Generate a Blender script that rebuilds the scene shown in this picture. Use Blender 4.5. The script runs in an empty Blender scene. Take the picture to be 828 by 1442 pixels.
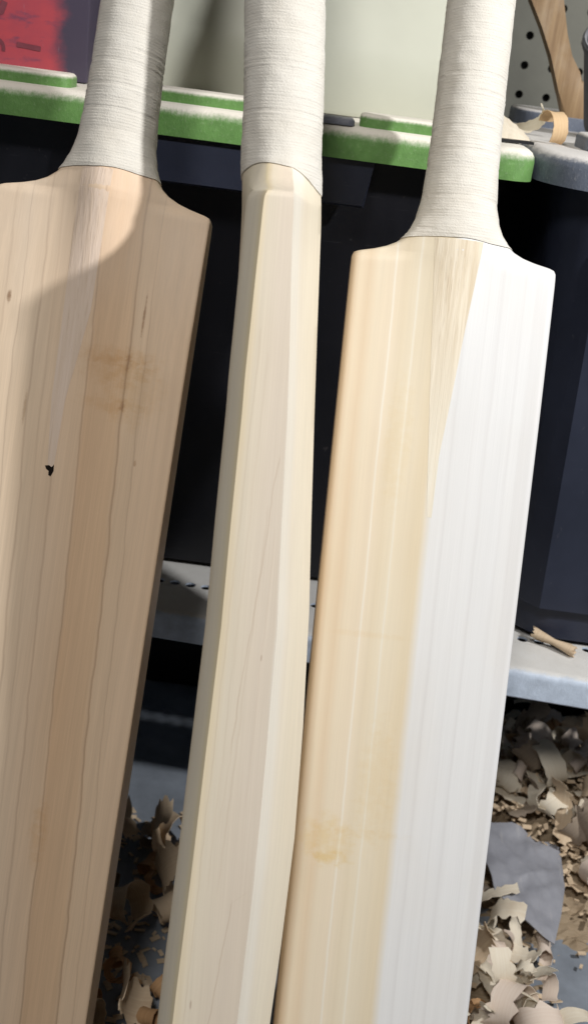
import bpy, bmesh, math, random
import numpy as np
from mathutils import Vector, Matrix, noise as mnoise
R = math.radians
random.seed(7); rng = np.random.default_rng(7)
scene = bpy.context.scene
COL = scene.collection

# ------------------------------------------------------------------ camera
CAM_Z = 0.622
cam_d = bpy.data.cameras.new('camera'); cam = bpy.data.objects.new('camera', cam_d); COL.objects.link(cam)
cam_d.sensor_fit = 'VERTICAL'; cam_d.sensor_height = 24.0
cam_d.lens = 1590.0/1442.0*24.0
cam_d.clip_start = 0.01; cam_d.clip_end = 60
cam.matrix_world = Matrix.Translation((0, 0, CAM_Z)) @ Matrix.Rotation(R(90-23), 4, 'X') @ Matrix.Rotation(R(7.5), 4, 'Z')
cam_d.dof.use_dof = True; cam_d.dof.focus_distance = 0.61; cam_d.dof.aperture_fstop = 9.0
scene.camera = cam

# ------------------------------------------------------------------ light
w = bpy.data.worlds.new('World'); scene.world = w; w.use_nodes = True
bg = w.node_tree.nodes['Background']; bg.inputs['Color'].default_value = (0.80, 0.85, 1.0, 1); bg.inputs['Strength'].default_value = 0.012

def lamp(name, kind, loc, target, energy, color, size):
    d = bpy.data.lights.new(name, kind); o = bpy.data.objects.new(name, d); COL.objects.link(o)
    d.energy = energy; d.color = color
    o.location = loc
    o.rotation_euler = (Vector(target)-Vector(loc)).to_track_quat('-Z', 'Y').to_euler()
    if kind == 'AREA': d.shape = 'DISK'; d.size = size
    else: d.shadow_soft_size = size
    return o
# the workshop lamp to the right, high; an added soft fill behind the camera, no real source
lamp('work_lamp', 'POINT', (0.70, 0.165, 1.035), (0, .6, .4), 38, (1.0, 0.99, 0.985), 0.022)
lamp('fill_light', 'AREA', (-0.24, -0.66, 1.85), (0, .6, .3), 15.8, (1.0, 0.965, 0.925), 0.3)
vs = scene.view_settings
vs.view_transform = 'Standard'; vs.look = 'None'; vs.exposure = 0.2; vs.gamma = 1; vs.use_curve_mapping = False

# ------------------------------------------------------------------ helpers
def tag(o, label=None, cat=None, group=None, kind=None):
    if label: o['label'] = label
    if cat: o['category'] = cat
    if group: o['group'] = group
    if kind: o['kind'] = kind
    return o
def empty(name, loc=(0, 0, 0), mat=None):
    o = bpy.data.objects.new(name, None); COL.objects.link(o); o.empty_display_size = .02
    o.location = loc
    if mat is not None: o.matrix_world = mat
    return o
def link(name, me, mat=None, parent=None, smooth=None):
    o = bpy.data.objects.new(name, me); COL.objects.link(o)
    if mat: me.materials.append(mat)
    if parent: o.parent = parent
    if smooth is not None:
        for p in me.polygons: p.use_smooth = True
        me.set_sharp_from_angle(angle=R(smooth))
    return o
def from_bm(name, bm, mat=None, parent=None, smooth=None):
    me = bpy.data.meshes.new(name); bmesh.ops.recalc_face_normals(bm, faces=bm.faces); bm.to_mesh(me); bm.free()
    return link(name, me, mat, parent, smooth)
def grid_mesh(name, P, closed=True, caps=True):
    """P: (rings, n, 3) array -> lofted mesh"""
    nr, n, _ = P.shape
    me = bpy.data.meshes.new(name)
    faces = []
    idx = np.arange(nr*n).reshape(nr, n)
    m = n if closed else n-1
    for r in range(nr-1):
        a = idx[r]; b = idx[r+1]
        for i in range(m):
            j = (i+1) % n
            faces.append((a[i], a[j], b[j], b[i]))
    if caps and closed:
        faces.append(tuple(idx[0][::-1])); faces.append(tuple(idx[-1]))
    me.from_pydata(P.reshape(-1, 3).tolist(), [], [tuple(int(q) for q in f) for f in faces])
    return me
def box(bm, x0, x1, y0, y1, z0, z1, M=None):
    c = [(x, y, z) for z in (z0, z1) for y in (y0, y1) for x in (x0, x1)]
    vs_ = [bm.verts.new((M @ Vector(p)) if M else p) for p in c]
    for f in ((0, 2, 3, 1), (4, 5, 7, 6), (0, 1, 5, 4), (2, 6, 7, 3), (0, 4, 6, 2), (1, 3, 7, 5)):
        bm.faces.new([vs_[i] for i in f])
def bevel(bm, off, seg=3):
    bmesh.ops.bevel(bm, geom=list(bm.edges), offset=off, segments=seg, profile=.5, affect='EDGES', clamp_overlap=True)
def rounded_rect(x0, x1, y0, y1, r, n=8):
    pts = []
    for cx, cy, a0 in ((x1-r, y1-r, 0), (x0+r, y1-r, 90), (x0+r, y0+r, 180), (x1-r, y0+r, 270)):
        for k in range(n+1):
            a = R(a0+90*k/n); pts.append((cx+r*math.cos(a), cy+r*math.sin(a)))
    return pts
def loft_outline(bm, rings):
    """rings: list of lists of 3d points with equal count; capped loft"""
    vv = [[bm.verts.new(p) for p in ring] for ring in rings]
    n = len(vv[0])
    for a, b in zip(vv, vv[1:]):
        for i in range(n):
            j = (i+1) % n
            bm.faces.new((a[i], a[j], b[j], b[i]))
    bm.faces.new(vv[0][::-1]); bm.faces.new(vv[-1])
def rr_loft(bm, levels, n=8):
    """levels: (x0,x1,y0,y1,r,z)"""
    loft_outline(bm, [[(x, y, z) for x, y in rounded_rect(x0, x1, y0, y1, r, n)] for x0, x1, y0, y1, r, z in levels])

# ------------------------------------------------------------------ node helpers
class NT:
    def __init__(s, name):
        s.m = bpy.data.materials.new(name); s.m.use_nodes = True
        s.t = s.m.node_tree; s.b = s.t.nodes['Principled BSDF']
    def n(s, typ, **kw):
        x = s.t.nodes.new(typ)
        for k, v in kw.items(): setattr(x, k, v)
        return x
    def l(s, a, b): s.t.links.new(a, b)
    def put(s, sock, v):
        if hasattr(v, 'is_output') or isinstance(v, bpy.types.NodeSocket): s.l(v, sock)
        else: sock.default_value = v
    def math(s, op, a, b=0.0, c=None, clamp=False):
        x = s.n('ShaderNodeMath', operation=op); x.use_clamp = clamp
        s.put(x.inputs[0], a); s.put(x.inputs[1], b)
        if c is not None: s.put(x.inputs[2], c)
        return x.outputs[0]
    def coords(s):
        tc = s.n('ShaderNodeTexCoord'); sp = s.n('ShaderNodeSeparateXYZ'); s.l(tc.outputs['Object'], sp.inputs[0])
        return tc.outputs['Object'], sp.outputs[0], sp.outputs[1], sp.outputs[2]
    def noise(s, vec, scale=(1, 1, 1), sc=1.0, det=3.0, rough=.5, loc=(0, 0, 0)):
        mp = s.n('ShaderNodeMapping'); s.l(vec, mp.inputs[0]); mp.inputs['Scale'].default_value = scale; mp.inputs['Location'].default_value = loc
        x = s.n('ShaderNodeTexNoise'); s.l(mp.outputs[0], x.inputs['Vector'])
        x.inputs['Scale'].default_value = sc; x.inputs['Detail'].default_value = det; x.inputs['Roughness'].default_value = rough
        return x.outputs['Fac']
    def ramp(s, fac, stops, interp='LINEAR'):
        x = s.n('ShaderNodeValToRGB'); cr = x.color_ramp; cr.interpolation = interp
        while len(cr.elements) > 1: cr.elements.remove(cr.elements[-1])
        cr.elements[0].position = stops[0][0]; cr.elements[0].color = (*stops[0][1], 1)
        for p, c in stops[1:]:
            e = cr.elements.new(p); e.color = (*c, 1)
        s.put(x.inputs[0], fac); return x.outputs[0]
    def mix(s, fac, a, b, mode='MIX'):
        x = s.n('ShaderNodeMix', data_type='RGBA', blend_type=mode)
        s.put(x.inputs[0], fac)
        s.put(x.inputs[6], a if not isinstance(a, tuple) else (*a, 1)); s.put(x.inputs[7], b if not isinstance(b, tuple) else (*b, 1))
        return x.outputs[2]
    def rng(s, v, a, b, c=0.0, d=1.0, smooth=False):
        x = s.n('ShaderNodeMapRange'); x.clamp = True
        if smooth: x.interpolation_type = 'SMOOTHSTEP'
        s.put(x.inputs[0], v)
        for i, q in enumerate((a, b, c, d)): x.inputs[i+1].default_value = q
        return x.outputs[0]
    def gray(s, v):
        x = s.n('ShaderNodeCombineColor')
        for i in range(3): s.put(x.inputs[i], v)
        return x.outputs[0]
    def bump(s, h, strength=.3, dist=.001):
        x = s.n('ShaderNodeBump'); x.inputs['Strength'].default_value = strength; x.inputs['Distance'].default_value = dist
        s.put(x.inputs['Height'], h); s.l(x.outputs[0], s.b.inputs['Normal'])
    def done(s, col=None, rough=.5, spec=.5, metal=0.0):
        if col is not None: s.put(s.b.inputs['Base Color'], (*col, 1) if isinstance(col, tuple) else col)
        s.put(s.b.inputs['Roughness'], rough); s.b.inputs['Specular IOR Level'].default_value = spec; s.b.inputs['Metallic'].default_value = metal
        return s.m

def line_stops(base, lines, half=60.0):
    """base: [(g_mm, colour)], lines: [(g_mm, width_mm, darkness, side)] -> ramp stops"""
    st = []
    g = [b[0] for b in base]
    def col(x):
        return tuple(float(np.interp(x, g, [b[1][i] for b in base])) for i in range(3))
    pts = set(g)
    out = {}
    for x in g: out[x] = col(x)
    for x, wd, dk, _ in lines:
        c = col(x)
        out[x-wd] = col(x-wd)
        out[x] = (c[0]*(1-dk), c[1]*(1-dk*1.12), c[2]*(1-dk*1.15))
        out[x+wd*.55] = col(x+wd*.55)
    for x in sorted(out): st.append(((x+half)/(2*half), out[x]))
    return st[:32]

def wood_base(name, axis, base, lines, slope=0.0, warp=2.5, spots=(), tone=1.0, fine=.05, streak=.07):
    """figure of a split-willow blade: ramp across the grain (axis 0 or 1), wandering along the length"""
    t = NT(name); ob, x, y, z = t.coords()
    a = (x, y)[axis]
    amm = t.math('MULTIPLY', a, 1000.0)
    n1 = t.math('SUBTRACT', t.noise(ob, (8, 8, 8), 1, 2, .5, (3.1, 7.7, 1.3)), .5)
    n2 = t.math('SUBTRACT', t.noise(ob, (30, 30, 60), 1, 2, .5, (9.1, 2.7, 4.3)), .5)
    g = t.math('ADD', amm, t.math('MULTIPLY', z, slope*1000))
    g = t.math('ADD', g, t.math('MULTIPLY', n1, warp*2.2))
    g = t.math('ADD', g, t.math('MULTIPLY', n2, warp*.8))
    if axis == 1: g = t.math('ADD', g, t.math('MULTIPLY', x, 120.0))
    fac = t.math('DIVIDE', t.math('ADD', g, 60.0), 120.0)
    c = t.ramp(fac, line_stops(base, lines))
    sv = t.noise(ob, (260, 260, 5), 1, 3, .6)
    c = t.mix(1.0, c, t.gray(t.rng(sv, .25, .75, 1-streak, 1+streak)), 'MULTIPLY')
    fv = t.noise(ob, (1500, 1500, 22), 1, 2, .6)
    c = t.mix(1.0, c, t.gray(t.rng(fv, .25, .75, 1-fine, 1+fine)), 'MULTIPLY')
    bl = t.noise(ob, (22, 22, 9), 1, 3, .55, (1, 5, 2))
    c = t.mix(t.rng(bl, .45, .75, 0, .28), c, t.mix(1.0, c, (.93, .86, .76), 'MULTIPLY'))
    n3 = t.math('SUBTRACT', t.noise(ob, (170, 170, 230), 1, 4, .65, (2, 3, 4)), .5)
    for (ga, gv, ra, rv, colr, amt) in spots:        # stains and knots with a shape of their own
        dx = t.math('DIVIDE', t.math('SUBTRACT', amm, ga), ra)
        dz = t.math('DIVIDE', t.math('SUBTRACT', t.math('MULTIPLY', z, 1000.0), gv), rv)
        d = t.math('ADD', t.math('MULTIPLY', dx, dx), t.math('MULTIPLY', dz, dz))
        d = t.math('ADD', d, t.math('MULTIPLY', n3, 3.0))
        f = t.rng(d, -.35, 1.25, amt, 0.0, True)
        c = t.mix(f, c, t.mix(1.0, c, colr, 'MULTIPLY'))
    rel = t.math('ADD', t.math('MULTIPLY', fv, .6), t.math('MULTIPLY', sv, .4))
    t.bump(rel, .12, .0006)
    return t, c

# ------------------------------------------------------------------ materials
def plain(name, col, rough=.5, spec=.5, nscale=60, var=.12, bump=.0, metal=0.0):
    t = NT(name); ob, x, y, z = t.coords()
    nv = t.noise(ob, (nscale,)*3, 1, 4, .6)
    c = t.mix(1.0, col, t.gray(t.rng(nv, .25, .75, 1-var, 1+var)), 'MULTIPLY')
    if bump: t.bump(nv, bump, .001)
    return t.done(c, rough, spec, metal)

def dusty(name, col, dust=(.72, .68, .60), lo=.35, hi=.9, rough=.45, cover=1.0, speck=.35):
    """moulded plastic with sawdust lying on everything that faces up"""
    t = NT(name); ob, x, y, z = t.coords()
    ge = t.n('ShaderNodeNewGeometry'); sp = t.n('ShaderNodeSeparateXYZ'); t.l(ge.outputs['Normal'], sp.inputs[0])
    nv = t.noise(ob, (90, 90, 90), 1, 5, .65)
    fine = t.noise(ob, (520, 520, 330), 1, 4, .75)
    up = t.math('ADD', sp.outputs[2], t.math('MULTIPLY', t.math('SUBTRACT', nv, .5), .55))
    up = t.math('ADD', up, t.math('MULTIPLY', t.math('SUBTRACT', fine, .5), .5))
    m = t.rng(up, lo, hi, 0, cover, True)
    fleck = t.rng(fine, .56, .75, 0, speck)
    m = t.math('MAXIMUM', m, fleck)
    base = t.mix(1.0, col, t.gray(t.rng(nv, .25, .75, .75, 1.2)), 'MULTIPLY')
    c = t.mix(m, base, dust)
    t.bump(t.math('ADD', fine, t.math('MULTIPLY', m, .8)), .35, .0009)
    return t.done(c, t.rng(m, 0, 1, rough, .95), .4)

def twine_mat():
    t = NT('cotton_twine'); ob, x, y, z = t.coords()
    th = t.noise(ob, (60, 60, 1000), 1, 2, .6)
    bl = t.noise(ob, (45, 45, 45), 1, 4, .6)
    fu = t.noise(ob, (1400, 1400, 1400), 1, 2, .6)
    ln = t.noise(ob, (9, 9, 520), 1, 1, .5, (4, 1, 9))
    c = t.mix(t.rng(bl, .3, .7), (.655, .62, .55), (.71, .685, .625))
    c = t.mix(t.rng(ln, .68, .82, 0, .22), c, (.40, .37, .31))
    c = t.mix(1.0, c, t.gray(t.rng(th, .25, .75, .95, 1.03)), 'MULTIPLY')
    t.bump(t.math('ADD', t.math('MULTIPLY', th, .5), t.math('ADD', fu, t.math('MULTIPLY', bl, 1.5))), .55, .0007)
    return t.done(c, .9, .15)

def cane_mat(name, cols, dark=.25, sc=420, fade=None):
    t = NT(name); ob, x, y, z = t.coords()
    a = t.noise(ob, (sc, sc, 7), 1, 3, .6)
    b = t.noise(ob, (sc*3, sc*3, 26), 1, 2, .6)
    c = t.mix(t.rng(a, .35, .65), cols[0], cols[1])
    c = t.mix(t.rng(b, .60, .78, 0, dark*2), c, (.32, .22, .13))
    if fade: c = t.mix(t.math('MULTIPLY', t.rng(z, -.02, -.12), t.rng(a, .35, .6, .35, .95)), c, fade)
    t.bump(t.math('ADD', a, b), .35, .0008)
    return t.done(c, .6, .25)

M = {}
M['twine'] = twine_mat()
# left bat: brown heartwood with wandering dark growth rings
SHD = (.60, .45, .335)
baseL = [(-60, (0.731, 0.567, 0.404)), (-38, (0.755, 0.604, 0.445)), (-26, (0.755, 0.592, 0.427)), (-12, (0.731, 0.555, 0.393)), (1.5, (0.713, 0.525, 0.358)), (3.5, (0.670, 0.465, 0.295)),
         (20, (0.700, 0.495, 0.318)), (24, (0.731, 0.549, 0.376)), (40, (0.749, 0.567, 0.399)), (46, (0.804, 0.639, 0.474)), (60, (0.804, 0.639, 0.474))]
linL = [(-46, 1.1, 0.128, 0), (-37.5, 1.0, 0.200, 0), (-27, 1.0, 0.240, 0), (-20, .8, 0.112, 0), (-11, 1.0, 0.216, 0), (2.2, 1.2, 0.304, 0), (22.4, 1.0, 0.368, 0), (31, .7, 0.192, 0), (42, .8, 0.336, 0)]
t, c = wood_base('willow_brown_face', 0, baseL, linL, .036, 2.4,
    spots=[(18, -79, 22, 6, (.90, .81, .69), .65), (20, -86, 20, 9, (.90, .82, .70), .6), (20, -104, 20, 5, (.91, .83, .71), .55), (30, -94, 18, 22, (.93, .86, .74), .6), (25, -81, 1.8, 4.5, (.66, .55, .45), .6), (25, -104, 1.6, 3, (.62, .5, .40), .6),
           (-41.3, -57, 1.3, 4.2, (.36, .26, .19), .9), (29.5, -55, .7, 14, (.42, .29, .21), .8), (-25, -113, .9, 10, (.62, .54, .46), .6), (36, -132, .9, 2, (.55, .42, .32), .6), (14, -340, 5, 22, (.90, .78, .62), .5)])
ob, x, y, z = t.coords()
lit_top = t.math('MULTIPLY', t.rng(z, -.075, -.012, 0, .8, True), t.rng(t.noise(ob, (70, 70, 12), 1, 3, .6, (6, 1, 1)), .3, .7, .5, 1.0))  # wood paled towards the shoulder, brightness of the lit patch put into its colour
c = t.mix(lit_top, c, t.mix(.55, c, (.76, .64, .52)))
M['wood_left'] = t.done(c, .55, .3)
# right bat: tan heartwood on one half, white sapwood on the other
WHT = (.685, .686, .680)
baseR = [(-60, (0.573, 0.419, 0.273)), (-54, (0.615, 0.474, 0.320)), (-50, (0.696, 0.599, 0.453)), (-45, (0.659, 0.543, 0.395)), (-40, (0.701, 0.618, 0.479)), (-34, (0.692, 0.604, 0.468)), (-31.9, (0.696, 0.609, 0.474)), (-31.1, (0.740, 0.703, 0.620)), (-30.3, (0.701, 0.618, 0.483)),
         (-25, (0.667, 0.584, 0.442)), (-19.2, (0.701, 0.628, 0.489)), (-18.5, (0.730, 0.689, 0.594)), (-17.6, (0.701, 0.628, 0.489)), (-12, (0.678, 0.599, 0.457)), (-7, (0.667, 0.579, 0.426)), (-3.6, (0.659, 0.569, 0.416)), (1.6, WHT), (30, (.686, .688, .684)), (60, WHT)]
linR = [(8.5, 1.8, .055, 0), (19.5, 1.4, .035, 0), (27, 2.0, .055, 0), (39, 1.5, .04, 0), (45.5, 1.6, .05, 0)]
t, c = wood_base('willow_two_tone_face', 0, baseR, linR, .006, 1.0,
    spots=[(-36, -326, 17, 16, (.97, .89, .70), .8), (-34, -336, 14, 4.5, (.95, .85, .60), .55), (-16, -320, 26, 3, (.97, .91, .80), .55), (-25, -207, 25, 2.2, (.97, .91, .82), .5), (-12, -290, 12, 40, (.97, .91, .80), .7), (-20, -100, 8, 40, (.97, .92, .82), .6)], fine=.018, streak=.024)
M['wood_right'] = t.done(c, .5, .3)
# middle bat: pale, seen on its edge
def mid_wood():
    t = NT('willow_pale_edge'); ob, x, y, z = t.coords()
    at = t.n('ShaderNodeAttribute'); at.attribute_name = 'around'
    q = lambda k: k/62.0
    ymm = t.math('MULTIPLY', y, 1000.0); zmm = t.math('MULTIPLY', z, 1000.0)
    n1 = t.math('SUBTRACT', t.noise(ob, (25, 25, 14), 1, 2, .5, (3, 7, 1)), .5)
    n2 = t.math('SUBTRACT', t.noise(ob, (60, 60, 70), 1, 2, .5, (9, 2, 4)), .5)
    ar = t.math('ADD', at.outputs['Fac'], t.math('MULTIPLY', n1, .010))
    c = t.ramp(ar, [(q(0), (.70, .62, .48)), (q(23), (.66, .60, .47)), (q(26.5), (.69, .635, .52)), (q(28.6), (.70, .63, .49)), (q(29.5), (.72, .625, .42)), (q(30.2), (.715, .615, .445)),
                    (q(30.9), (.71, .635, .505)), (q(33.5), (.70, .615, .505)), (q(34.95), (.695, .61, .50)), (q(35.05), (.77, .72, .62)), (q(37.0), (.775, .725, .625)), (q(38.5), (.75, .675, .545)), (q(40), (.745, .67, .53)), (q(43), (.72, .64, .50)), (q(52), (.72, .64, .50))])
    sv = t.noise(ob, (300, 300, 5), 1, 3, .6); fv = t.noise(ob, (1500, 1500, 22), 1, 2, .6)
    c = t.mix(1.0, c, t.gray(t.rng(sv, .25, .75, .955, 1.04)), 'MULTIPLY')
    c = t.mix(1.0, c, t.gray(t.rng(fv, .25, .75, .97, 1.03)), 'MULTIPLY')
    bl = t.noise(ob, (30, 30, 11), 1, 3, .55, (1, 5, 2))
    c = t.mix(t.rng(bl, .42, .72, 0, .55), c, t.mix(1.0, c, (.95, .925, .895), 'MULTIPLY'))
    wob = t.math('MULTIPLY', n2, 2.0)
    edge = t.math('MULTIPLY', t.math('GREATER_THAN', at.outputs['Fac'], q(29.8)), t.math('LESS_THAN', at.outputs['Fac'], q(35.0)))
    for (y0, v0, sl, v1, v2, wd, dk) in ((11.8, -119, .081, -262, -117, .5, .24), (8.2, -150, .045, -330, -140, .7, .13), (7.3, -332, .104, -450, -330, .5, .28), (10.2, -329.5, 1.1, -334, -325, .45, .24),
                                         (1.5, -120, .03, -330, -70, .8, .08), (3, -230, .07, -300, -225, .5, .10), (12.3, -170, .02, -290, -150, .6, .08), (-6.5, -240, .03, -440, -60, .5, .16)):
        d = t.math('SUBTRACT', t.math('ADD', ymm, wob), t.math('ADD', t.math('MULTIPLY', zmm, sl), y0-sl*v0))
        f = t.rng(t.math('ABSOLUTE', d), 0, wd, dk, 0, True)
        f = t.math('MULTIPLY', f, t.math('MULTIPLY', t.rng(zmm, v1, v1+10), t.rng(zmm, v2-4, v2, 1, 0)))
        f = t.math('MULTIPLY', f, edge)
        c = t.mix(f, c, (.36, .24, .15))
    for (ga, gv, ra, rv, am) in ((-8.3, -385, .6, 3, .6), (11.4, -212, .45, 2, .6), (0, -190, 14, 26, .0)):
        dx = t.math('DIVIDE', t.math('SUBTRACT', ymm, ga), ra); dz = t.math('DIVIDE', t.math('SUBTRACT', zmm, gv), rv)
        f = t.rng(t.math('ADD', t.math('MULTIPLY', dx, dx), t.math('MULTIPLY', dz, dz)), .1, 1, am, 0, True)
        c = t.mix(f, c, (.4, .3, .22))
    t.bump(t.math('ADD', t.math('MULTIPLY', fv, .6), t.math('MULTIPLY', sv, .4)), .12, .0006)
    return t.done(c, .5, .3)
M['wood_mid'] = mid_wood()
M['cane_left'] = cane_mat('cane_pinkish', ((.74, .60, .49), (.67, .53, .41)), .14, 300)
M['cane_right'] = cane_mat('cane_straw', ((.735, .665, .54), (.585, .495, .36)), .26, 300, (.72, .68, .58))
M['hole'] = plain('dark_gap', (.012, .009, .007), .9, .1)
M['green'] = dusty('green_plastic', (.125, .265, .075), lo=.10, hi=.75, dust=(.76, .72, .64), speck=.14)
M['greylid'] = dusty('grey_blue_plastic', (.125, .145, .19), lo=.38, hi=.92, dust=(.66, .64, .62), speck=.22)
M['greylatch'] = dusty('grey_plastic', (.16, .17, .21), lo=.5, hi=1.3, dust=(.5, .5, .52))
def bin_mat(name, col, rough):
    t = NT(name); ob, x, y, z = t.coords()
    nv = t.noise(ob, (14, 14, 9), 1, 4, .6); fn = t.noise(ob, (700, 700, 700), 1, 2, .6); sp = t.noise(ob, (160, 160, 90), 1, 3, .7)
    c = t.mix(1.0, col, t.gray(t.rng(nv, .3, .7, .72, 1.28)), 'MULTIPLY')
    c = t.mix(t.rng(sp, .68, .82, 0, .16), c, (.35, .33, .32))
    scr = t.noise(ob, (25, 25, 420), 1, 3, .7, (5, 5, 1)); c = t.mix(t.rng(scr, .66, .80, 0, .07), c, (.4, .4, .42))
    t.bump(fn, .10, .0005)
    return t.done(c, t.rng(nv, .3, .7, rough-.08, rough+.08), .35)
M['black_bin'] = bin_mat('black_plastic', (.0055, .0058, .009), .5)
M['navy_bin'] = bin_mat('navy_black_plastic', (.021, .025, .042), .42)
M['black'] = bin_mat('matte_black', (.008, .008, .009), .4)
M['shelf'] = dusty('white_steel', (.49, .56, .66), dust=(.60, .565, .50), lo=.55, hi=.95, rough=.4, cover=.75, speck=.10)
M['container'] = plain('frosted_plastic', (.50, .51, .43), .38, .4, 9, .10, .05)
M['peg'] = plain('hardboard', (.17, .17, .145), .7, .3, 40, .08, .1)
M['concrete'] = plain('concrete', (.20, .225, .26), .75, .3, 26, .30, .35)
M['wall'] = plain('workshop_wall', (.10, .10, .095), .8, .2, 12, .15)
M['cup'] = dusty('charcoal_plastic', (.055, .058, .068), dust=(.34, .34, .36), lo=.2, hi=1.15, rough=.5, speck=.25)
M['scrap'] = None
def scrap_mat():
    t = NT('grey_film'); ob, x, y, z = t.coords()
    nv = t.noise(ob, (40, 40, 40), 1, 5, .6); st = t.noise(ob, (120, 22, 60), 1, 3, .6)
    c = t.mix(t.rng(nv, .3, .7), (.20, .205, .23), (.29, .295, .325))
    c = t.mix(t.rng(st, .58, .72, 0, .5), c, (.40, .39, .39))
    t.bump(nv, .3, .002); return t.done(c, .55, .3)
M['scrap'] = scrap_mat()
def shaving_mat(name, c0, c1):
    t = NT(name); ob, x, y, z = t.coords()
    nv = t.noise(ob, (14, 700, 14), 1, 3, .6); b = t.noise(ob, (60, 60, 60), 1, 3, .5)
    c = t.mix(t.rng(nv, .3, .7), c0, c1); c = t.mix(t.rng(b, .55, .8, 0, .4), c, (c0[0]*.6, c0[1]*.5, c0[2]*.4))
    t.bump(nv, .2, .0006); m = t.done(c, .75, .2)
    tr = t.n('ShaderNodeBsdfTranslucent'); t.l(c, tr.inputs[0]); mx = t.n('ShaderNodeMixShader'); mx.inputs[0].default_value = .28
    out = [q for q in t.t.nodes if q.type == 'OUTPUT_MATERIAL'][0]
    t.l(t.b.outputs[0], mx.inputs[1]); t.l(tr.outputs[0], mx.inputs[2]); t.l(mx.outputs[0], out.inputs[0]); return m
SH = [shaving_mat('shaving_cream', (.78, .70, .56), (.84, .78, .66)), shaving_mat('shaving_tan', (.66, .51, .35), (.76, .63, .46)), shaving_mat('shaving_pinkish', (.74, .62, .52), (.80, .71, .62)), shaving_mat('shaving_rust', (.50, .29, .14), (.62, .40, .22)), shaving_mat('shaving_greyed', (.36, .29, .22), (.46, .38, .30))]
def tool_wood():
    t = NT('old_oiled_wood'); ob, x, y, z = t.coords()
    a = t.noise(ob, (240, 240, 14), 1, 4, .6); b = t.noise(ob, (30, 30, 20), 1, 4, .6)
    c = t.mix(t.rng(a, .3, .7), (.20, .125, .065), (.31, .21, .115)); c = t.mix(t.rng(b, .5, .75, 0, .55), c, (.40, .34, .26))
    t.bump(a, .3, .001); return t.done(c, .55, .3)
M['toolwood'] = tool_wood()
def print_mat():
    t = NT('printed_card'); ob, x, y, z = t.coords()
    nv = t.noise(ob, (45, 45, 70), 1, 4, .6); sc = t.noise(ob, (300, 40, 90), 1, 2, .6)
    e = t.math('ADD', x, t.math('MULTIPLY', t.math('SUBTRACT', nv, .5), .02))
    f = t.rng(e, -.026, -.012, 0, 1, True)
    c = t.mix(t.rng(nv, .35, .7), (.42, .065, .08), (.33, .06, .085))
    dk = t.rng(t.noise(ob, (60, 60, 130), 1, 3, .6, (2, 8, 3)), .56, .7, 0, .75)
    c = t.mix(dk, c, (.12, .055, .10))
    c = t.mix(f, c, (.060, .050, .078))
    c = t.mix(t.rng(sc, .68, .8, 0, .25), c, (.3, .26, .32))
    return t.done(c, .45, .4)
M['print'] = print_mat()
M['ink'] = plain('dark_ink', (.17, .045, .06), .5, .3, 60, .3)

# ------------------------------------------------------------------ setting
bm = bmesh.new()
N = 90
gv = [[bm.verts.new((-3+6*i/N, -2.2+3.4*j/N, .0006*mnoise.noise(Vector((i*.7, j*.7, 0))))) for i in range(N+1)] for j in range(N+1)]
for j in range(N):
    for i in range(N): bm.faces.new((gv[j][i], gv[j][i+1], gv[j+1][i+1], gv[j+1][i]))
tag(from_bm('floor', bm, M['concrete'], smooth=60), kind='structure')
bm = bmesh.new(); box(bm, -3, 3, 1.20, 1.30, -.05, 2.6)
tag(from_bm('wall', bm, M['wall']), kind='structure')

# pegboard with real holes
def holed_plate(bm, x0, y0, nx, ny, px, py, r, th, seg=12, keep=None):
    """plate in local x,y with round holes at cell centres, front at z=0, back at -th"""
    cache = {}
    def V(x, y, z):
        k = (round(x*1e6), round(y*1e6), round(z*1e6))
        if k not in cache: cache[k] = bm.verts.new((x, y, z))
        return cache[k]
    for i in range(nx):
        for j in range(ny):
            cx = x0+(i+.5)*px; cy = y0+(j+.5)*py
            out = []; inn = []
            for k in range(seg):
                a = 2*math.pi*k/seg; ca, sa = math.cos(a), math.sin(a)
                q = min(px/2/abs(ca) if abs(ca) > 1e-6 else 9, py/2/abs(sa) if abs(sa) > 1e-6 else 9)
                out.append((cx+ca*q, cy+sa*q)); inn.append((cx+ca*r, cy+sa*r))
            corners = {(1, 1): (cx+px/2, cy+py/2), (-1, 1): (cx-px/2, cy+py/2), (-1, -1): (cx-px/2, cy-py/2), (1, -1): (cx+px/2, cy-py/2)}
            hole = not keep or keep(i, j)
            if not hole:
                bm.faces.new([V(*corners[c], 0) for c in ((1, 1), (-1, 1), (-1, -1), (1, -1))]); continue
            for k in range(seg):
                m = (k+1) % seg
                f = [V(*inn[k], 0), V(*out[k], 0)]
                # add the cell corner where the ray passes from one side to the next
                a0 = 2*math.pi*k/seg; a1 = a0+2*math.pi/seg
                for c in corners.values():
                    ac = math.atan2(c[1]-cy, c[0]-cx) % (2*math.pi)
                    if a0 < ac < a1 or a0 < ac+2*math.pi < a1: f.append(V(*c, 0))
                f += [V(*out[m], 0), V(*inn[m], 0)]
                bm.faces.new(f)
                bm.faces.new((V(*inn[m], 0), V(*inn[m], -th), V(*inn[k], -th), V(*inn[k], 0)))
pb = empty('pegboard', (0, 1.13, 0)); tag(pb, 'grey pegboard with rows of dark holes on the wall behind the bins', 'pegboard')
bm = bmesh.new(); holed_plate(bm, -.50, -.20, 44, 24, .0254, .0254, .0037, .006)
o = from_bm('perforated_panel', bm, M['peg'], pb); o.rotation_euler = (R(90), 0, 0); o.location = (.009, 0, .622+.055)
bm = bmesh.new(); box(bm, -.5, .62, .008, .03, .45, 1.09); from_bm('backing_panel', bm, M['black'], pb)

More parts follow.
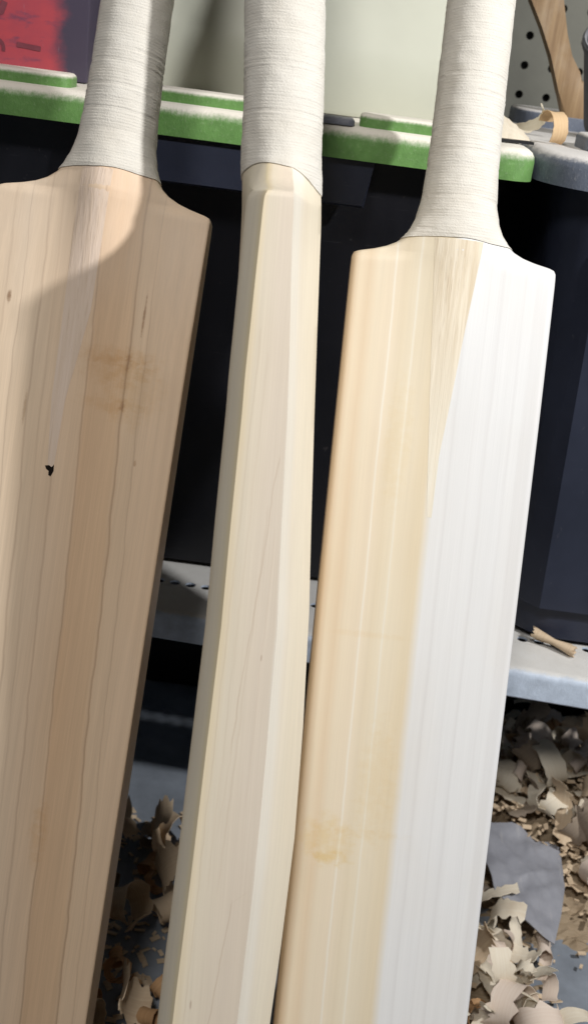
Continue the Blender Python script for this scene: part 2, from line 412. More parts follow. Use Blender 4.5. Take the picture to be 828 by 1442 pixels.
# shelf of white slotted steel
YAW = R(-3.9)
sh = empty('steel_shelf', (.04, .7092, 0)); sh.rotation_euler = (0, 0, YAW)
tag(sh, 'white steel shelf with a row of small holes carrying the plastic bins', 'shelf')
bm = bmesh.new(); holed_plate(bm, -.60, .0405, 100, 1, .012, .013, .0040, .0016, 12)
o = from_bm('deck', bm, M['shelf'], sh); o.location = (0, 0, .227)
bm = bmesh.new(); box(bm, -.60, .60, .0536, .40, .2253, .2269); from_bm('deck_panel', bm, M['shelf'], sh)
prof = []
for k in range(7):
    a = R(90*k/6); prof.append((.006-.006*math.sin(a), .221+.006*math.cos(a)))
prof = [(.0404, .227)] + prof + [(0, .205), (.0015, .2035), (.012, .2035), (.012, .205), (.0022, .2055), (.0022, .221), (.006, .2252), (.0404, .2252)]
bm = bmesh.new()
ring = [[bm.verts.new((x, y, z)) for y, z in prof] for x in np.linspace(-.6, .6, 13)]
for a, b in zip(ring, ring[1:]):
    for i in range(len(prof)):
        j = (i+1) % len(prof); bm.faces.new((a[i], a[j], b[j], b[i]))
bm.faces.new(ring[0]); bm.faces.new(ring[-1][::-1])
from_bm('front_lip', bm, M['shelf'], sh, 40)
for sx in (-.58, .58):
    for yy in (.02, .37):
        bm = bmesh.new(); box(bm, sx-.015, sx+.015, yy-.0, yy+.03, 0, .2035); from_bm('upright', bm, M['shelf'], sh)

# ------------------------------------------------------------------ storage bins
def storage_bin(loc_label, x0, x1, y0, y1, zt, r, lidmat, bodymat, rims, body_in, taper, zb=.228, skirt=.016, band=None):
    b = empty('storage_bin', ((x0+x1)/2, (y0+y1)/2, zb)); tag(b, loc_label, 'storage bin')
    ox, oy = (x0+x1)/2, (y0+y1)/2
    def sub(o): o.location = (-ox, -oy, -zb); return o
    # body: tapering tub, open rim hidden under the lid
    bi = body_in; tx, ty = taper
    bm = bmesh.new()
    lv = []
    for f, ins in ((0.0, .006), (.012, .0), (.3, 0), (.62, 0), (.84, 0), (1.0, 0)):
        z = zb+(zt-skirt+.006-zb)*f; g = 1-f
        lv.append((x0+bi+tx*g+ins, x1-bi-tx*g-ins, y0+bi+ty*g+ins, y1-bi-ty*g*.3-ins, max(r-.012, .012), z))
    rr_loft(bm, lv, 8)
    sub(from_bm('body', bm, bodymat, b, 35))
    # lid: skirt with a soft upper edge
    bm = bmesh.new()
    e = .0075
    lv = [(x0+.004, x1-.004, y0+.004, y1-.004, r, zt-skirt), (x0, x1, y0, y1, r, zt-skirt), (x0, x1, y0, y1, r, zt-e)]
    for k in range(1, 5):
        a = R(90*k/4); d = e*(1-math.cos(a)); lv.append((x0+d, x1-d, y0+d, y1-d, r-d, zt-e+e*math.sin(a)))
    rr_loft(bm, lv, 10)
    sub(from_bm('lid', bm, lidmat, b, 50))
    for (rx0, rx1, ry0, ry1, h, rr) in rims:                 # raised panels on the lid
        bm = bmesh.new(); e2 = .003
        lv = [(rx0, rx1, ry0, ry1, rr, zt-.001), (rx0, rx1, ry0, ry1, rr, zt+h-e2)]
        for k in range(1, 5):
            a = R(90*k/4); d = e2*(1-math.cos(a)); lv.append((rx0+d, rx1-d, ry0+d, ry1-d, rr-d, zt+h-e2+e2*math.sin(a)))
        rr_loft(bm, lv, 6)
        sub(from_bm('raised_panel', bm, lidmat, b, 50))
    return b, sub
ZT = .5735
gbin, gsub = storage_bin('black storage bin under a dusty green lid behind the bats', -.46, .1155, .700, 1.06, ZT, .014, M['green'], M['black_bin'],
    [(-.44, -.1655, .709, .735, .0075, .006), (-.1385, -.056, .709, .735, .0075, .006), (.0085, .083, .709, .735, .0075, .006)], .016, (.045, .08), skirt=.0185)
# grip band under the lid
bm = bmesh.new()
loft_outline(bm, [[(-.150, .712, .558), (.0215, .712, .558), (.0175, .712, .5265), (-.146, .712, .5265)], [(-.150, .7035, .558), (.0215, .7035, .558), (.0165, .7045, .5285), (-.145, .7045, .5285)]])
gsub(from_bm('grip_band', bm, M['navy_bin'], gbin))
bm = bmesh.new(); rr_loft(bm, [(-.048, .0055, .7035, .716, .004, ZT), (-.048, .0055, .7035, .716, .004, ZT+.0025), (-.0465, .004, .705, .7145, .003, ZT+.0042)], 5)
gsub(from_bm('latch', bm, M['greylatch'], gbin, 50))
for rxx in (-.36, -.22, -.06, .055):
    bm = bmesh.new(); loft_outline(bm, [[(rxx, .735, .55), (rxx+.03, .735, .55), (rxx+.028, .815, .24), (rxx+.002, .815, .24)], [(rxx+.003, .7215, .55), (rxx+.027, .7215, .55), (rxx+.024, .797, .24), (rxx+.006, .797, .24)]])
    gsub(from_bm('rib', bm, M['black_bin'], gbin))

nbin, nsub = storage_bin('navy black storage bin with a dusty grey lid at the right', .1175, .62, .684, 1.06, ZT+.0005, .05, M['greylid'], M['navy_bin'],
    [(.150, .60, .735, .80, .009, .02), (.135, .60, .95, 1.04, .012, .03)], .014, (.036, .048), skirt=.0185)
bm = bmesh.new(); loft_outline(bm, [[(.150, .716, .515), (.165, .702, .515), (.60, .702, .515), (.60, .716, .515)], [(.166, .75, .26), (.185, .735, .26), (.60, .735, .26), (.60, .75, .26)]][::-1])
nsub(from_bm('front_panel', bm, M['navy_bin'], nbin))

# black crate on the floor below the shelf
cr = empty('tool_crate', (.15, 1.02, 0)); tag(cr, 'black plastic crate pushed back on the floor beneath the white shelf', 'crate')
bm = bmesh.new(); rr_loft(bm, [(-.6, .45, -.04, .10, .015, .002), (-.61, .46, -.05, .10, .015, .13)], 5); from_bm('body', bm, M['black'], cr, 40)
bm = bmesh.new(); rr_loft(bm, [(-.62, .47, -.056, .10, .015, .131), (-.62, .47, -.056, .10, .015, .145), (-.615, .465, -.05, .10, .012, .15)], 5); from_bm('lid', bm, M['black'], cr, 40)
for lx in (-.26, .17):
    bm = bmesh.new(); box(bm, lx, lx+.022, -.064, -.0565, .10, .14); bevel(bm, .002, 2); from_bm('latch', bm, M['cup'], cr)

# ------------------------------------------------------------------ things standing on the lids
ct = empty('plastic_container', (-.04, .83, ZT)); tag(ct, 'tall cream frosted plastic container standing on the green lid', 'container')
bm = bmesh.new(); rr_loft(bm, [(-.098, .130, -.048, .05, .010, .0005), (-.100, .132, -.05, .05, .012, .004), (-.1005, .1325, -.0505, .05, .012, .042), (-.0995, .1315, -.0495, .05, .012, .044), (-.0995, .1315, -.0495, .05, .012, .33)], 8)
from_bm('body', bm, M['container'], ct, 40)
bm = bmesh.new(); rr_loft(bm, [(-.103, .135, -.053, .053, .014, .3305), (-.103, .135, -.053, .053, .014, .35)], 8); from_bm('lid', bm, M['container'], ct, 40)
pr = empty('printed_box', (-.1665, .762, ZT)); tag(pr, 'dark purple printed box with a faded red front at the upper left', 'box')
bm = bmesh.new(); box(bm, -.25, 0, 0, .09, .0005, .25); bevel(bm, .0015, 2); from_bm('carton', bm, M['print'], pr, 40)
def flat_strip(pts, wd, y):
    bm = bmesh.new(); L = []; n = len(pts)
    for i, p in enumerate(pts):
        a = Vector(pts[max(i-1, 0)]); b = Vector(pts[min(i+1, n-1)]); d = (b-a).normalized(); nn = Vector((-d.y, d.x))*wd/2
        L.append((bm.verts.new((p[0]+nn.x, y, p[1]+nn.y)), bm.verts.new((p[0]-nn.x, y, p[1]-nn.y))))
    for a, b in zip(L, L[1:]): bm.faces.new((a[0], b[0], b[1], a[1]))
    return bm
# remains of the print: two dark curved strokes and a dash
for pts, wd in (([(-.059+.0055*math.cos(a), .0150+.0055*math.sin(a)) for a in np.linspace(-.3, 3.5, 14)], .0022), ([(-.070, .0335), (-.062, .034), (-.0555, .0365), (-.0535, .0425)], .0042), ([(-.045, .0185), (-.030, .0175)], .0030), ([(-.046, .0465), (-.036, .0475)], .0024)):
    from_bm('print_mark', flat_strip(pts, wd, -.0004), M['ink'], pr)

# wooden tool handle leaning at the right
th = empty('wooden_tool', (.1704, .95, ZT+.0075)); th.rotation_euler = (R(-4), 0, 0); tag(th, 'worn brown wooden tool handle leaning against the pegboard at the right', 'tool handle')
def pxo(): pass
outl = [(0.0, 0.0), (0.0199, -0.0007), (0.0222, 0.0145), (0.0108, 0.0304), (0.0031, 0.0346), (-0.0031, 0.0478), (-0.0096, 0.0623), (-0.0175, 0.0863), (-0.0289, 0.1143), (-0.0445, 0.1503), (-0.0692, 0.1475), (-0.0546, 0.1112), (-0.0419, 0.0834), (-0.0299, 0.0649), (-0.0193, 0.0458), (-0.0085, 0.0212)]
bm = bmesh.new(); loft_outline(bm, [[(x, 0, z) for x, z in outl], [(x, .016, z) for x, z in outl]]); bevel(bm, .003, 3)
from_bm('grip', bm, M['toolwood'], th, 40)

cp = empty('plastic_cup', (.192, .885, .584)); cp.rotation_euler = (R(34), R(-14), 0); cp.scale = (.68, .68, .9); tag(cp, 'charcoal plastic cup with a dark open mouth at the right edge', 'cup')
bm = bmesh.new()
prof = [(.0, .001), (.026, .001), (.027, .004), (.034, .074), (.036, .076), (.0365, .081), (.034, .083), (.0315, .081), (.0305, .074), (.024, .008), (0, .008)]
seg = 40; vv = [[bm.verts.new((r*math.cos(2*math.pi*k/seg), r*math.sin(2*math.pi*k/seg), z)) for k in range(seg)] for r, z in prof[1:-1]]
for a, b in zip(vv, vv[1:]):
    for k in range(seg): bm.faces.new((a[k], a[(k+1) % seg], b[(k+1) % seg], b[k]))
bm.faces.new(vv[0][::-1]); bm.faces.new(vv[-1])
from_bm('shell', bm, M['cup'], cp, 40)

# ------------------------------------------------------------------ wood shavings
def ribbon_mesh(length, width, radius, twist, taper, seg=18, th=.0003, spiral=.0, rag=.12, seed=0):
    """a planed curl: a strip rolled about the y axis, real thickness, ragged edges"""
    rg = np.random.default_rng(seed)
    top = []; bot = []; ang = 0; x = z = 0.0
    ds = length/seg; rad = radius
    edge = rg.normal(0, rag*width*.25, (seg+1, 2))
    for i in range(seg+1):
        f = i/seg
        wd = width*(1-taper*abs(2*f-1)**3)
        p = Vector((x, 0, z)); nrm = Vector((-math.sin(ang), 0, math.cos(ang)))
        tw = twist*(f-.5); yv = Vector((0, 1, 0))*math.cos(tw)+nrm*math.sin(tw)
        l = p-yv*(wd/2+edge[i, 0])+Vector((0, spiral*f, 0)); r_ = p+yv*(wd/2+edge[i, 1])+Vector((0, spiral*f, 0)); mid = p+nrm*(.06*width)+Vector((0, spiral*f, 0))
        top.append((l, mid, r_)); bot.append((l-nrm*th, mid-nrm*th, r_-nrm*th))
        x += math.cos(ang)*ds; z += math.sin(ang)*ds
        ang += ds/rad; rad *= 1+.03*rg.normal()
    bm = bmesh.new()
    T = [[bm.verts.new(p) for p in t_] for t_ in top]; B = [[bm.verts.new(p) for p in t_] for t_ in bot]
    for i in range(seg):
        for k in range(2):
            bm.faces.new((T[i][k], T[i+1][k], T[i+1][k+1], T[i][k+1])); bm.faces.new((B[i][k+1], B[i+1][k+1], B[i+1][k], B[i][k]))
        bm.faces.new((T[i][0], B[i][0], B[i+1][0], T[i+1][0])); bm.faces.new((T[i][2], T[i+1][2], B[i+1][2], B[i][2]))
    for e in (0, seg):
        for k in range(2): bm.faces.new((T[e][k], T[e][k+1], B[e][k+1], B[e][k]))
    c = sum((v.co for v in bm.verts), Vector())/len(bm.verts)
    for v in bm.verts: v.co -= c
    me = bpy.data.meshes.new('wood_shaving'); bmesh.ops.recalc_face_normals(bm, faces=bm.faces); bm.to_mesh(me); bm.free()
    for p in me.polygons: p.use_smooth = True
    me.set_sharp_from_angle(angle=R(50))
    return me
protos = []; pinfo = []
for k in range(26):
    L = random.uniform(.028, .07); rad = random.choice((.005, .007, .010, .014, .022, .045))
    pinfo.append((L, rad))
    me = ribbon_mesh(L, random.uniform(.009, .022), rad, random.uniform(-1.2, 1.2), random.uniform(0, .7), 18, .00035, random.uniform(-.008, .008), random.choice((.15, .3, .45)), k)
    me.materials.append(SH[(0, 0, 1, 2, 0, 0, 2, 3, 4, 0)[k % 10]]); protos.append(me)
def place(me, loc, rot, s=1.0, label=None, group=None):
    o = bpy.data.objects.new('wood_shaving', me); COL.objects.link(o); o.rotation_euler = rot; o.scale = (s,)*3
    Mx = o.rotation_euler.to_matrix()*s
    zmin = min((Mx @ v.co).z for v in me.vertices)
    o.location = (loc[0], loc[1], loc[2]-zmin+.0006)
    tag(o, label, 'wood shaving', group); return o
GR = 'wood shavings littered on the floor'
def shav_label(k, where):
    return ('tightly rolled ', 'curled ', 'long flat ')[0 if pinfo[k][1] < .009 else 1 if pinfo[k][1] < .018 else 2]+('cream', 'cream', 'tan', 'pinkish', 'cream', 'cream', 'pinkish', 'rust brown', 'dull brown', 'cream')[k % 10]+' wood shaving '+where
def pile_h(x, y):       # how deep the litter lies: a heap under the edge of the shelf
    return .080*math.exp(-((x-.265)/.085)**2-((y-.825)/.095)**2)+.016*math.exp(-((x-.18)/.05)**2-((y-.62)/.05)**2)
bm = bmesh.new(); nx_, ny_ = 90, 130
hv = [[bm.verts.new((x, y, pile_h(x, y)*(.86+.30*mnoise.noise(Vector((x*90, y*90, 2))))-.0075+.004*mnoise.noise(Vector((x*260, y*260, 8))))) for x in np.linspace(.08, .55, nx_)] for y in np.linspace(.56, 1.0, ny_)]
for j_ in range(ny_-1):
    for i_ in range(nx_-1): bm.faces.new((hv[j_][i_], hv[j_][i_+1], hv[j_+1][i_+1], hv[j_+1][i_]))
M['matted'] = shaving_mat('shavings_gap_shade', (.34, .26, .17), (.46, .36, .25))  # dark tan stands in for the shade between the loose shavings on top
tag(from_bm('shaving_heap', bm, M['matted']), 'low heap of matted wood shavings, darkened to read as shaded gaps, under the shelf edge', 'shavings', kind='stuff')
spots = []
for k in range(9000):
    if len(spots) >= 238: break
    x = random.uniform(.13, .345); y = random.uniform(.56, .96)
    if x > .232+.25*max(0, y-.69) and y < .715: continue          # bare concrete in the corner
    if x > .245 and y < .66: continue
    if ((x-.219)/.034)**2+((y-.72)/.052)**2 < 1: continue       # the grey scrap lies here
    if any((x-a)**2+(y-b)**2 < .008**2 for a, b in spots): continue
    spots.append((x, y))
for i, (x, y) in enumerate(spots):
    me = protos[i % len(protos)]
    place(me, (x, y, random.uniform(.9, 1.08)*pile_h(x, y)), (random.uniform(-.6, .6)+random.choice((0, 0, math.pi)), random.uniform(-.6, .6), random.uniform(0, 6.28)), random.uniform(.8, 1.35),
          shav_label(i % len(protos), 'on the floor right of the right bat'), GR)
gap = []
dark_ids = [k for k in range(26) if k % 10 in (2, 7, 8) and pinfo[k][1] < .018]; dark_protos = [protos[k] for k in dark_ids]  # only darker shavings go here, so their colour deepens the gap's shade
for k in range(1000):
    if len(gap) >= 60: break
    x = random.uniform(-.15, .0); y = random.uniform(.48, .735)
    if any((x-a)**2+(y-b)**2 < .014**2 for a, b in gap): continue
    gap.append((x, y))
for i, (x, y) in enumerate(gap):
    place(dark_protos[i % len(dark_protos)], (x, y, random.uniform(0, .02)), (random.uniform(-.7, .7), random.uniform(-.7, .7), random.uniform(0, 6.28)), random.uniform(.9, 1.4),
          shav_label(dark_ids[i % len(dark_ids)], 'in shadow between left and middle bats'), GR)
# fine chips and crumbs
bm = bmesh.new()
for k in range(2600):
    x, y = random.choice(((random.uniform(.12, .36), random.uniform(.55, 1.0)), (random.uniform(-.2, .02), random.uniform(.5, .78)), (random.gauss(.265, .065), random.gauss(.825, .07)), (random.gauss(.265, .065), random.gauss(.825, .07))))
    if x > .235 and y < .70 and random.random() < .85: continue
    s = random.uniform(.0012, .0045); Mt = Matrix.Translation((x, y, .0012+pile_h(x, y)*1.05)) @ Matrix.Rotation(random.uniform(0, 6.28), 4, 'Z') @ Matrix.Rotation(random.uniform(-.6, .6), 4, 'X')
    box(bm, -s, s, -s*.5, s*.5, -.0004, .0004, Mt)
tag(from_bm('sawdust_chips', bm, SH[1]), 'fine wood chips and crumbs scattered on the floor', 'wood chips', kind='stuff')
# single curls one can point to
me = ribbon_mesh(.052, .050, .0068, .08, .12, 26, .0006, .0, .22, 91); me.materials.append(SH[1])
o = place(me, (.2015, .7365, .227), (R(6), R(0), R(62)), .62, 'rolled tan wood shaving lying on the white steel shelf')
me = ribbon_mesh(.056, .0150, .0145, .4, .1, 22, .0009, .0, .1, 92); me.materials.append(shaving_mat('shaving_orange', (.70, .50, .29), (.78, .60, .38)))
o = place(me, (.1335, .772, ZT), (R(4), R(-38), R(-72)), .68, 'short orange tan wood curl standing where the two lids meet')
me = ribbon_mesh(.055, .013, .022, .9, .4, 20, .0006, .004, .2, 93); me.materials.append(SH[0])
o = place(me, (.127, .83, ZT), (R(55), R(8), R(12)), .75, 'pale twisted wood shaving on the lid behind the orange curl')
bm = bmesh.new(); rows = []
for f in np.linspace(0, 1, 14):
    x = -.012+.034*f; zt = .019*(1-f)**.8+.0015+.0006*math.sin(f*40); y = .012*f*f+.0012*math.sin(f*26)
    rows.append([bm.verts.new((x, y, .0002)), bm.verts.new((x, y+.003, zt*.5)), bm.verts.new((x, y+.008, zt)), bm.verts.new((x, y+.0087, zt)), bm.verts.new((x, y+.0037, zt*.5)), bm.verts.new((x, y+.0007, .0002))])
for a, b in zip(rows, rows[1:]):
    for k in range(6): bm.faces.new((a[k], a[(k+1) % 6], b[(k+1) % 6], b[k]))
bm.faces.new(rows[0]); bm.faces.new(rows[-1][::-1])
o = from_bm('wood_shaving', bm, SH[0], None, 40); o.location = (.0965, .752, ZT+.0005)
tag(o, 'broad whitish wood shaving tilted on the green lid beside right handle', 'wood shaving')
sb = tag(from_bm('metal_strip', (lambda b: (box(b, -.018, .018, -.004, .004, 0, .0016), b)[1])(bmesh.new()), M['black']), 'thin black strip lying on the green lid beside the right handle', 'strip')
sb.location = (.0985, .737, ZT+.0006); sb.rotation_euler = (0, 0, R(12))

# grey scrap of film lying on the shavings
bm = bmesh.new(); n = 22
outp = [(-.030, .048), (-.008, .052), (.012, .040), (.030, .036), (.0305, .0), (.022, -.034), (.0135, -.060), (-.008, -.044), (-.028, -.022), (-.034, .012)]
cen = (0, 0)
rings = []
for f in np.linspace(.02, 1, 14):
    ring = []
    for k in range(60):
        t_ = k/60*len(outp); i = int(t_) % len(outp); j = (i+1) % len(outp); q = t_-int(t_)
        px_, py_ = (outp[i][0]*(1-q)+outp[j][0]*q)*f, (outp[i][1]*(1-q)+outp[j][1]*q)*f
        cre = lambda q: 1-min(1.0, abs(q)*2.2)
        h = .012+.0035*cre(mnoise.noise(Vector((px_*30+py_*18, py_*12, 1.3))))+.0022*cre(mnoise.noise(Vector((px_*20-py_*44, py_*40, 7.1))))+.0012*mnoise.noise(Vector((px_*140, py_*120, 5)))-.0015*f**6+.16*py_-.10*px_
        ring.append(bm.verts.new((px_, py_, h+.012)))
    rings.append(ring)
for a, b in zip(rings, rings[1:]):
    for k in range(60): bm.faces.new((a[k], a[(k+1) % 60], b[(k+1) % 60], b[k]))
bm.faces.new(rings[0])
me = bpy.data.meshes.new('film_scrap'); bmesh.ops.recalc_face_normals(bm, faces=bm.faces)
bmesh.ops.solidify(bm, geom=list(bm.faces), thickness=.0012); bm.to_mesh(me); bm.free()
o = link('film_scrap', me, M['scrap'], smooth=45); o.location = (.219, .715, .011)
tag(o, 'crumpled grey scrap lying among wood shavings right of the right bat', 'scrap')

# ------------------------------------------------------------------ the bats
NFLAT, NCOR, NEDGE, NBACK = 25, 6, 5, 8
def bat_index():
    """ring layout: list of (kind, sign, parameter, handle angle)"""
    L = []
    for f in np.linspace(-1, 1, NFLAT): L.append(('flat', 0, f, 58*f))
    for p in np.linspace(0, 90, NCOR+1)[1:]: L.append(('cor', 1, p, 58+22*p/90))
    for g in np.linspace(0, 1, NEDGE+1)[1:]: L.append(('edge', 1, g, 80+25*g))
    for h in np.linspace(0, 1, NBACK+1)[1:]: L.append(('back', 1, h, 105+75*h))
    for h in np.linspace(1, 0, NBACK+1)[1:]: L.append(('back', -1, h, 180+75*(1-h)))
    for g in np.linspace(1, 0, NEDGE+1)[1:]: L.append(('edge', -1, g, 255+25*(1-g)))
    for p in np.linspace(90, 0, NCOR+1)[1:-1]: L.append(('cor', -1, p, 280+22*(90-p)/90))
    return L
IDX = bat_index(); NB = len(IDX)
VE = [-690, -640, -450, -400, -350, -290, -230, -177, -120, -84, -47, 0, 40]
EE = [30, 40, 44.6, 43.8, 43.4, 41.6, 38.8, 36, 33, 31, 29, 26.4, 26.4]
SS = [36, 54, 67.5, 66.5, 65, 60, 55.5, 51.5, 47, 45, 43, 41.2, 41]
WV = [-600, -2.5, -.6, .4, 1.2, 2.4, 4.2, 6.8, 10.5, 15, 21, 30, 45, 70, 130, 300]
WW = [55, 55, 54.2, 52.2, 49, 43.5, 37.5, 32, 27.4, 24.3, 21.8, 19.9, 18.6, 17.8, 17.2, 16.6]
class Bat:
    def __init__(s, ra=4.0, rb=3.5, bow=None, hshift=None, hump=4.0, ry=19.5, rys=None, k=.9, toe=-545, prof=None, scal=2.6, cham=0.0, wide=0.0):
        s.wide = wide
        s.cham = cham
        s.scal = scal
        s.prof = prof or (np.array(VE)*k, np.array(EE)*k, np.array(SS)*k)
        s.ra, s.rb, s.bow, s.hshift, s.hump, s.ry, s.k, s.toe = ra, rb, bow, hshift, hump, ry, k, toe
    def surf(s, ii, v):
        """ii: int array (R,N) of ring indices, v: float array (R,N) in mm -> a, b in mm"""
        w_ = np.interp(v, WV, WW); e = np.interp(v, s.prof[0], s.prof[1]); sp = np.interp(v, s.prof[0], s.prof[2])
        ra, rb = s.ra, s.rb
        kinds = np.array([{'flat': 0, 'cor': 1, 'edge': 2, 'back': 3}[k[0]] for k in IDX])[ii]
        sg = np.array([k[1] for k in IDX])[ii]; pr_ = np.array([k[2] for k in IDX])[ii]; th_ = np.radians(np.array([k[3] for k in IDX])[ii])
        a = np.zeros_like(v); b = np.zeros_like(v)
        # softened face where it turns over the shoulder
        sh_ = np.clip((v+4.5)/6.0, 0, 1); sh_ = 3.0*sh_*sh_
        m0 = kinds == 0; a[m0] = (pr_*(w_-ra))[m0]
        m1 = kinds == 1; ph = np.radians(pr_); lin = pr_/90; cq = s.cham; a[m1] = (sg*(w_-ra+ra*((1-cq)*np.sin(ph)+cq*lin)))[m1]; b[m1] = (rb*((1-cq)*(1-np.cos(ph))+cq*lin))[m1]
        m2 = kinds == 2; a[m2] = (sg*w_)[m2]; b[m2] = (rb+(e-rb)*pr_)[m2]
        m3 = kinds == 3; hh = pr_; a[m3] = (sg*w_*(1-hh))[m3]; b[m3] = (e+(sp-e)*(hh-.10*np.sin(hh*math.pi)-.015*hh**6))[m3]
        b = b+np.where(kinds <= 1, 1.0, np.where(kinds == 2, 1-pr_, 0.0))*sh_*np.clip((np.abs(a)-20)/15, 0, 1)
        c0 = np.interp(v, [-20, 10, 60, 300], [19, 16, 16, 16])
        ha = w_*np.sin(th_); hb = c0-s.ry*np.cos(th_)
        m = np.clip((34-v)/44, 0, 1); m = m*m*(3-2*m)
        A = a*m+ha*(1-m); B = b*m+hb*(1-m)
        front = np.clip(np.cos(th_)*1.6, 0, 1)
        hp = s.hump*np.clip((v+95)/95, 0, 1)**1.3*np.clip((34-v)/30, 0, 1)
        B = B-hp*np.exp(-(A/13.5)**2)*front*(kinds <= 1)
        keep = np.where(kinds <= 1, 1.0, np.where(kinds == 2, 1-pr_, 0.0))
        B = B+keep*m*(s.scal*np.clip((np.abs(A)-8)/44, 0, 1)*np.clip((v+85)/85, 0, 1)**1.2+1.6*(np.abs(A)/55)**2)
        if s.wide: A = np.where(A < -28, A+s.wide*(A+28)/27, A)
        if s.bow is not None: B = B+np.interp(v, *s.bow)
        if s.hshift is not None: B = B+np.interp(v, *s.hshift)
        return A, B
    def blade(s):
        vs_ = np.concatenate([np.linspace(s.toe, s.toe+15, 4), np.linspace(-520, -100, 43), np.linspace(-95, -6, 31), np.array([-4.5, -3.2, -2.4, -1.6, -1, -.6, -.3, 0, .4, .8, 1.2, 1.8, 2.4, 3.2, 4.2, 5.4, 6.8, 8.5, 10.5, 12.5, 15, 18, 21, 25, 30, 36, 45, 60, 90, 130, 200, 292])])
        v = np.repeat(vs_[:, None], NB, 1); ii = np.repeat(np.arange(NB)[None], len(vs_), 0)
        A, B = s.surf(ii, v)
        return np.stack([A, B, v], -1)/1000
    def binding(s, vb, seed):
        """string binding: every turn of the twine is relief on the shell"""
        rg = np.random.default_rng(seed)
        pitch = 1.5
        vs_ = np.concatenate([np.arange(5.0, 150, pitch/5), np.arange(150, 285, 3.0)])
        nth = 72
        fi = np.linspace(0, NB, nth, endpoint=False); i0 = np.floor(fi).astype(int); fr = fi-i0
        v = np.repeat(vs_[:, None], nth, 1)
        vlow = np.array([vb(math.radians(np.interp(f, np.arange(NB+1), [k[3] for k in IDX]+[302])) ) for f in fi])
        vlow = vlow+.22*np.sin(np.arange(nth)*.45)+rg.normal(0, .04, nth)
        v = np.maximum(v, vlow[None])
        ii0 = np.repeat(i0[None], len(vs_), 0); ii1 = (ii0+1) % NB
        A0, B0 = s.surf(ii0, v); A1, B1 = s.surf(ii1, v)
        A = A0*(1-fr)+A1*fr; B = B0*(1-fr)+B1*fr
        P = np.stack([A, B], -1)
        T = np.roll(P, -1, 1)-np.roll(P, 1, 1); nr = np.stack([T[..., 1], -T[..., 0]], -1); nr /= np.linalg.norm(nr, axis=-1, keepdims=True)+1e-9
        ph = v/pitch+np.arange(nth)[None]/nth
        turn = np.floor(ph).astype(int)
        jit = rg.normal(0, .03, turn.max()+3); deep = np.where(rg.random(turn.max()+3) < .07, -.22, 0)
        rel = .13*np.abs(np.sin(ph*math.pi))**.7+jit[turn]
        arc = (np.sin(np.arange(nth)[None]*2*math.pi/nth*1.0+turn*2.4) > -.2)
        rel = rel+deep[turn]*arc
        lump = np.array([[mnoise.noise(Vector((P[r, c, 0]*.16, P[r, c, 1]*.16, v[r, c]*.16))) for c in range(nth)] for r in range(0, len(vs_), 4)])
        lump = np.repeat(lump, 4, 0)[:len(vs_)]
        off = .8+rel+.30*lump
        foot = np.clip((v-vlow[None])/1.6, 0, 1)
        off = off*(.75+.25*foot)
        P = P+nr*off[..., None]
        out = np.concatenate([P, v[..., None]], -1)
        first = out[0].copy(); A, B = A[0], B[0]; first[:, 0] = A; first[:, 1] = B; first[:, 2] = vlow
        out = np.concatenate([first[None], out], 0)
        return out/1000
    def front_b(s, a, v):
        ii = np.arange(NFLAT)[None]; A, B = s.surf(ii, np.full((1, NFLAT), float(v)))
        return float(np.interp(a, A[0], B[0]))
def bat_frame(o, tilt, turn=False, lean=17.0):
    n = Vector((0, -math.cos(R(lean)), math.sin(R(lean)))); u = Vector((0, math.sin(R(lean)), math.cos(R(lean)))); X = Vector((1, 0, 0))
    v = (u*math.cos(tilt)+X*math.sin(tilt)).normalized(); a = (X*math.cos(tilt)-u*math.sin(tilt)).normalized(); b = -n
    if turn: ex, ey = n, a            # edge towards the viewer, face to the left
    else: ex, ey = a, b
    Mx = Matrix((ex, ey, v)).transposed().to_4x4(); Mx.translation = Vector(o)+Vector((0, 0, CAM_Z))
    return Mx
def make_bat(label, mat4, bat, wood, vb, seed):
    toe = mat4 @ Matrix.Translation((0, 0, bat.toe/1000))
    root = empty('cricket_bat', mat=toe); tag(root, label, 'cricket bat', 'unfinished cricket bats leaning on the bins')
    def put(o): o.parent = root; o.matrix_parent_inverse = Matrix(); o.location = (0, 0, -bat.toe/1000); return o
    bo = put(link('blade', grid_mesh('blade', bat.blade()), wood, None, 32))
    at = bo.data.attributes.new('around', 'FLOAT', 'POINT')
    nv = len(bo.data.vertices); at.data.foreach_set('value', np.tile(np.arange(NB)/NB, nv//NB).astype(np.float32))
    put(link('handle_binding', grid_mesh('handle_binding', bat.binding(vb, seed), True, False), M['twine'], None, 75))
    return root, put
def splice(put, bat, left, right, mat, top, tip, n=40, lift=.00012):
    bm = bmesh.new(); rows = []
    lv, lx = zip(*left); rv, rx = zip(*right)
    for v in np.linspace(tip, top, n):
        x0 = np.interp(v, lv, lx); x1 = np.interp(v, rv, rx); x1 = max(x1, x0+.3)
        row = [bm.verts.new((x0/1000, bat.front_b(x0, v)/1000+.0012, v/1000))]
        for a in np.linspace(x0, x1, 9): row.append(bm.verts.new((a/1000, bat.front_b(a, v)/1000-lift, v/1000)))
        row.append(bm.verts.new((x1/1000, bat.front_b(x1, v)/1000+.0012, v/1000)))
        rows.append(row)
    for a, b in zip(rows, rows[1:]):
        for k in range(len(a)-1): bm.faces.new((a[k], a[k+1], b[k+1], b[k]))
    bm.faces.new(rows[0]); bm.faces.new(rows[-1][::-1])
    return put(from_bm('splice', bm, mat, None, 40))

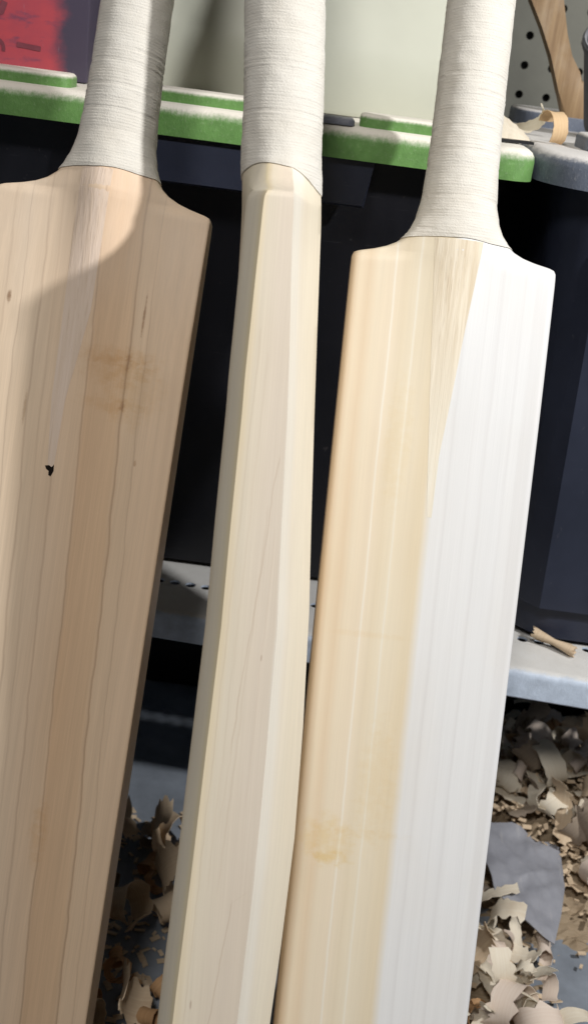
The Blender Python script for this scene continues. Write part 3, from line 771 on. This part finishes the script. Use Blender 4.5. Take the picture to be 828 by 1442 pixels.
# right bat, face to the camera
bR = Bat(3.6, 3.2, hump=3.6)
rootR, putR = make_bat('two tone cricket bat with tan left half and whitish right half, rightmost of three', bat_frame((.0677, .6088, -.1011), -math.asin(.0327)), bR, M['wood_right'], lambda t_: 9.6+.9*math.cos(t_*2)-.4*math.sin(t_), 3)
splice(putR, bR, [(-139, -.4), (-105, -3.4), (-52, -7.8), (9.5, -12.4)], [(-139, 2.2), (-105, 2.6), (-80, 5.0), (-43, 8.2), (9.5, 13.4)], M['cane_right'], 9.5, -139)
# left bat, face to the camera
bL = Bat(1.5, 1.3, hump=8.0, scal=6.5, wide=2.6)
rootL, putL = make_bat('brown grained cricket bat with a small dark chip, cut by the left edge', bat_frame((-.1177, .5893, -.0905), R(1.87)), bL, M['wood_left'], lambda t_: 13.6+.8*math.cos(t_*2)+.9*math.sin(t_), 5)
splice(putL, bL, [(-142, -8.8), (-105, -11.8), (-48, -11.9), (13.5, -11.9)], [(-142, -5.6), (-105, -4.6), (-58, 2.4), (13.5, 4.6)], M['cane_left'], 13.5, -142)
bm = bmesh.new()
pts = [(-10.2, -141.0), (-8.2, -140.4), (-6.6, -141.2), (-5.6, -139.6), (-5.4, -143.2), (-6.6, -146.2), (-7.8, -145.6), (-7.9, -143.4), (-9.4, -142.6)]
f = [bm.verts.new((a/1000, bL.front_b(a, v)/1000-.0002, v/1000)) for a, v in pts]; g = [bm.verts.new((a/1000, bL.front_b(a, v)/1000+.001, v/1000)) for a, v in pts]
bm.faces.new(f)
for i in range(len(f)): bm.faces.new((f[i], g[i], g[(i+1) % len(f)], f[(i+1) % len(f)]))
putL(from_bm('splice_gap', bm, M['hole']))
# middle bat, turned on its edge: face to the left, spine to the right
vb_ = [-600, -480, -430, -380, -320, -260, -200, -150, -100, -60, -20, 0]
bM = Bat(11.0, 7.6, cham=.75, bow=(vb_, [-31, -28.6, -26.8, -24.9, -22.2, -19.9, -17.5, -16.9, -15.9, -15.9, -16.2, -16.4]),
         hshift=([0, 13, 52, 91, 260], [0, -.2, -1.6, -4.4, -17]), hump=1.5, ry=18.7, toe=-575,
         prof=(np.array(vb_), np.array([36, 41, 40.6, 39.9, 39.2, 37.3, 35.1, 32.4, 29.8, 27.5, 25.4, 24.8]), np.array([44, 56, 58.0, 58.6, 57.9, 54.8, 50.2, 46.4, 42.4, 40.2, 38.4, 37.6])))
LM = R(16.5)
rootM, putM = make_bat('pale cricket bat turned edge on, standing between the other two', bat_frame((-.0268, .5153+.055*math.cos(LM), -.0658-.055*math.sin(LM)), -R(2.5), True, 16.5), bM, M['wood_mid'],
                       lambda t_: 12.2+2.6*math.cos(t_)+2.6*math.sin(t_)-2.0*math.cos(2*t_), 9)

scene.render.resolution_x = 587; scene.render.resolution_y = 1024
